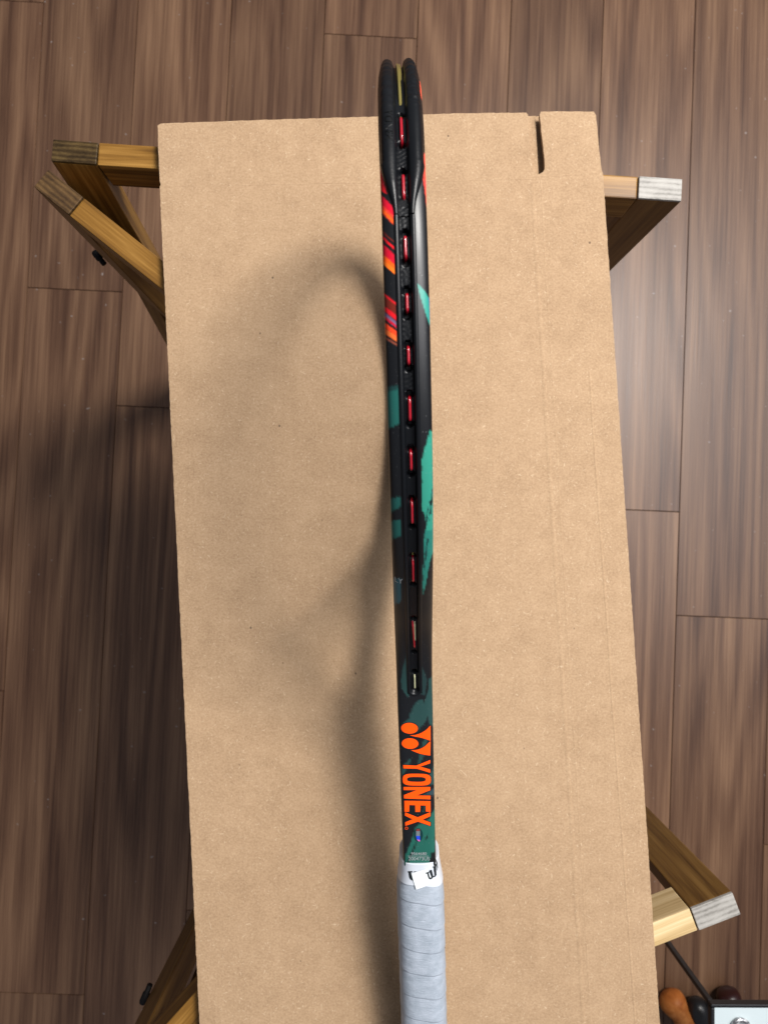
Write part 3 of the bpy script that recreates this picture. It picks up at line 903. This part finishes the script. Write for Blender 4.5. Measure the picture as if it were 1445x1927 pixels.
tg.bump(tg.math('ADD', tg.math('MULTIPLY', wr1, .6), tg.math('MULTIPLY', wr2, .4)), .8, .0008)
M_grip = tg.m
M_tape = NT('white_tape').set(Base_Color=(.56, .60, .66, 1), Roughness=.38).m
shell('overgrip', UG+.010, UE, 620, grip_surface, M_grip, lip=False)
# collar tape at the top of the grip
def tape_r(u, a): return grip_r(u, a)+.0009+.00012*noise.noise(Vector((u*200, a*2, 1)))
UT = UG+.0162
def tape_shell():
    vs = []; fs = []; a_n = 140; nu = 24
    for i in range(nu+1):
        for k in range(a_n):
            a = 2*math.pi*k/a_n
            ue = UT + .0045*max(0, math.cos(a))*1.0 - .0022*math.cos(a-math.pi/2) + .002
            u = UG+(ue-UG)*i/nu
            r = tape_r(u, a); vs.append(R(u, r*math.sin(a), r*math.cos(a)))
    for rr in (.0012, .006):
        for k in range(a_n):
            a = 2*math.pi*k/a_n; r = tape_r(UG, a)-rr; vs.append(R(UG+(.0 if rr < .002 else .0008), r*math.sin(a), r*math.cos(a)))
    for i in range(nu):
        for k in range(a_n): fs.append((i*a_n+k, i*a_n+(k+1) % a_n, (i+1)*a_n+(k+1) % a_n, (i+1)*a_n+k))
    b = (nu+1)*a_n
    for k in range(a_n):
        k2 = (k+1) % a_n; fs.append((k, b+k, b+k2, k2)); fs.append((b+k, b+a_n+k, b+a_n+k2, b+k2))
    mesh('finishing_tape', vs, fs, M_tape, racket, True)
tape_shell()
def gsurf(px, py, lift=.0003):
    """point on the tape / grip surface seen at a photo pixel (upper side)"""
    best = None
    u = axis_u(py-25); a = math.pi/2
    for _ in range(30):
        r = tape_r(u, a)+lift; X, Y = proj(R(u, r*math.sin(a), r*math.cos(a)))
        du, da = .0005, .02
        r1 = tape_r(u+du, a)+lift; X1, Y1 = proj(R(u+du, r1*math.sin(a), r1*math.cos(a)))
        r2 = tape_r(u, a+da)+lift; X2, Y2 = proj(R(u, r2*math.sin(a+da), r2*math.cos(a+da)))
        J = Matrix((((X1-X)/du, (X2-X)/da), ((Y1-Y)/du, (Y2-Y)/da)))
        d = J.inverted_safe() @ Vector((px-X, py-Y))
        u += max(-.01, min(.01, d.x)); a += max(-.3, min(.3, d.y)); a = max(.05, min(math.pi-.05, a))
    r = tape_r(u, a)+lift
    return R(u, r*math.sin(a), r*math.cos(a))
def gdecal(name, pts, mat, lift, dens=1): return decal(name, pts, mat, lift, fn=gsurf)
K6 = 13.136     # zoom of the collar, origin (740, 1590)
def Z6(pts): return [(740+a/K6, 1590+b/K6) for a, b in pts]
M_ink = plain('black_ink', (.010, .014, .016, 1), .4)
# partly covered bold letter, then the loose end of the tape over it, then "wil"
gdecal('tape_letter', Z6([(358, 652), (470, 645), (470, 672), (440, 682), (452, 760), (478, 830), (520, 850), (520, 880), (470, 884), (415, 850), (388, 790), (378, 690), (360, 680)]), M_ink, .0002)
gdecal('tape_letter', Z6([(486, 664), (560, 650), (560, 668), (520, 676)]), M_ink, .0002)
gdecal('tape_end', Z6([(445, 706), (640, 648), (830, 590), (930, 790), (850, 1000), (700, 1060), (565, 1106), (500, 900)]), NT('white_tape_end').set(Base_Color=(.74, .79, .80, 1), Roughness=.35).m, .0008, dens=5)
gdecal('tape_letter', Z6([(792, 690), (892, 655), (900, 680), (872, 692), (900, 790), (925, 820), (948, 802), (900, 632), (950, 612), (985, 760), (1010, 778), (1030, 752), (1005, 560), (985, 556), (982, 538), (1040, 510), (1062, 640), (1068, 740), (1045, 780), (1010, 800), (980, 800), (965, 830), (925, 852), (885, 848), (858, 800), (835, 712), (800, 712)]), M_ink, .0009)
gdecal('tape_letter', Z6([(1038, 480), (1062, 458), (1078, 560), (1090, 620), (1084, 640), (1066, 560)]), M_ink, .0009)
gdecal('tape_letter', Z6([(1028, 350), (1050, 335), (1090, 440), (1104, 560), (1100, 600), (1086, 520), (1068, 430)]), M_ink, .0009)
# butt cap
def cap_r(u, a): return grip_r(u, a)+.0008
vs = []; fs = []; a_n = 64
for (u, s_) in ((UE-.004, 1.0), (UE+.004, 1.02), (UE+.008, .96), (UE+.010, .8), (UE+.0105, .02)):
    for k in range(a_n):
        a = 2*math.pi*k/a_n; r = grip_r(UE-.001, a)*s_+.0006; vs.append(R(u, r*math.sin(a), r*math.cos(a)))
for i in range(4):
    for k in range(a_n): fs.append((i*a_n+k, i*a_n+(k+1) % a_n, (i+1)*a_n+(k+1) % a_n, (i+1)*a_n+k))
mesh('butt_cap', vs, fs, M_rub, racket, True)
print('top row', min(proj(v.co)[1] for v in fr.data.vertices), 'TIP', TIP, 'UE', UE, 'butt z', R(UE,-.0195,0))
print('min z of racket', min((fr.matrix_world @ v.co).z for v in fr.data.vertices))

# embossed lettering on the bumper, left lobe; and the small silver mark
def side_surf(xw, i, lift):
    q = path[i]; pr = bump_prof(i); r = -1
    for (x1, r1), (x2, r2) in zip(pr, pr[1:]):
        if x1 <= xw <= x2 and x2 > x1: r = r1+(r2-r1)*(xw-x1)/(x2-x1); break
    a = q+nrm[i]*(r+lift); return R(a.x, a.y, xw)
me = text_mesh('YONEX', 1.0)
xs = [v.co.x for v in me.vertices]; ys = [v.co.y for v in me.vertices]; x0, x1, y0, y1 = min(xs), max(xs), min(ys), max(ys)
for v in me.vertices:
    t = (v.co.x-x0)/(x1-x0); h = (v.co.y-y0)/(y1-y0)
    v.co = side_surf(-.0078+.0040*h, i_at(212+56*t), .00030)
me.materials.clear(); link('embossed_letters', me, plain('black_emboss', (.0015, .0018, .002, 1), .5, 0, .2), racket)
def fsurf(px, py, lift=.0003):
    i = i_at(py); u = path[i].x; W = halfW(u); a = proj(R(path[i].x, path[i].y+.004, 0))[0]; b = proj(R(path[i].x, path[i].y+.004, .001))[0]
    x = max(-.98*W, min(.98*W, (px-a)/(b-a)*.001)); n = expo(u)
    q = path[i]+nrm[i]*(halfD(u)*(1-abs(x/W)**n)**(1/n)+lift); return R(q.x, q.y, x)
put_text('LY', 750, 1094, 15, 9, M_silver, 'silver_mark', fn=fsurf, lift=.0002)

# ------------------------------------------------------------------ side table and things at the lower right
st = empty('side_table', (.5, -.6, 0)); tag(st, 'small side table with white top and black rim at the lower right corner', 'side table')
ZS = .43
c_ = P(1337, 1889, ZS); M_white = NT('white_laminate').set(Base_Color=(.52, .60, .62, 1), Roughness=.4).m
xd = (P(1445, 1889.5, ZS)-c_).normalized(); yd = Vector((xd.y, -xd.x, 0))
def slab(name, o, dx, dy, z0, z1, mat, parent, bev=.001):
    bm = bmesh.new(); vs = []
    for z in (z0, z1):
        for (a, b) in ((0, 0), (dx, 0), (dx, dy), (0, dy)):
            q = o+xd*a+yd*b; vs.append(bm.verts.new((q.x, q.y, z)))
    for f in ((0, 1, 2, 3), (7, 6, 5, 4), (0, 4, 5, 1), (1, 5, 6, 2), (2, 6, 7, 3), (3, 7, 4, 0)): bm.faces.new([vs[k] for k in f])
    bmesh.ops.recalc_face_normals(bm, faces=bm.faces[:]); bevel_all(bm, bev); return from_bm(name, bm, mat, parent)
SX, SY = .34, .30
slab('table_top', c_+xd*.0045+yd*.0045, SX-.009, SY-.009, ZS-.0075, ZS-.001, M_white, st)
for o_, dx, dy in ((c_, SX, .004), (c_+yd*(SY-.004), SX, .004), (c_+yd*.0045, .004, SY-.009), (c_+xd*(SX-.004)+yd*.0045, .004, SY-.009)):
    slab('rim', o_, dx, dy, ZS-.008, ZS+.001, M_black, st)
for a, b in ((0, 0), (SX-.012, 0), (0, SY-.012), (SX-.012, SY-.012)):
    slab('leg', c_+xd*a+yd*b, .006, .006, .001, ZS-.0083, M_black, st)
def lathe(name, prof, o, ax, mat, parent=None, n=32):
    ax = Vector(ax).normalized(); u = ax.orthogonal().normalized(); v = ax.cross(u); vs = []; fs = []
    for s, r in prof:
        for k in range(n):
            t = 2*math.pi*k/n; vs.append(Vector(o)+ax*s+(u*math.cos(t)+v*math.sin(t))*max(r, 1e-5))
    for i in range(len(prof)-1):
        for k in range(n): fs.append((i*n+k, i*n+(k+1) % n, (i+1)*n+(k+1) % n, (i+1)*n+k))
    ob = mesh(name, vs, fs, mat, parent, True)
    bm = bmesh.new(); bm.from_mesh(ob.data); bmesh.ops.recalc_face_normals(bm, faces=bm.faces[:]); bm.to_mesh(ob.data); bm.free()
    return ob
mt = NT('mottled_silver'); vv = mt.n('ShaderNodeTexCoord').outputs['Object']
mt.set(Base_Color=mt.ramp(mt.noise(vv, 150, 3, .6, 1), [(.35, (.08, .08, .09, 1)), (.5, (.45, .45, .47, 1)), (.6, (.85, .85, .86, 1))]), Metallic=.6, Roughness=.25)
pz = P(1392, 1934, ZS)
o = lathe('round_lid', [(0, 0), (0, .0115), (.002, .0122), (.004, .0118), (.0045, .0095), (.003, .009), (.0035, .004), (.0055, .003), (.006, 0)], (pz.x, pz.y, ZS-.0008), (0, 0, 1), mt.m)
tag(o, 'small round silver patterned lid lying on the white side table', 'lid')
def handle(name, p0, p1, prof, mat, label, cat):
    p0 = Vector(p0); p1 = Vector(p1); L = (p1-p0).length
    ob = lathe(name, [(s*L, r) for s, r in prof], p0, p1-p0, mat); tag(ob, label, cat, 'rounded handles on the floor'); return ob
M_ow = timber('orange_brown_wood', (.22, .055, .012, 1), (.42, .13, .028, 1), (.56, .22, .06, 1), .5, xs=25)
M_dr = plain('dark_red_plastic', (.025, .004, .003, 1), .35)
rz = .024
pr_ = [(0, 0), (.01, .008), (.04, .016), (.09, .0215), (.15, .0225), (.22, .0205), (.32, .0165), (.5, .0175), (1, .021), (1.001, 0)]
a = P(1254, 1868, rz); b = P(1330, 1990, rz)
handle('wooden_handle', a, b, pr_, M_ow, 'orange brown rounded wooden handle lying on the floor beside the cardboard edge', 'handle')
a = P(1307, 1878, rz); b = P(1336, 2000, rz)
handle('black_handle', a, b, [(0, 0), (.01, .008), (.05, .0145), (.12, .0185), (.3, .020), (.6, .018), (1, .018), (1.001, 0)], M_black, 'black rounded handle on the floor between the orange brown one and the side table', 'handle')
a = P(1366, 1862, rz); b = P(1400, 1990, rz)
handle('dark_red_handle', a, b, [(0, 0), (.01, .011), (.04, .017), (.1, .020), (.3, .021), (1, .021), (1.001, 0)], M_dr, 'dark red rounded handle end showing behind the side table rim', 'handle')

sc.render.engine = 'CYCLES'
print('objects', len(bpy.data.objects))
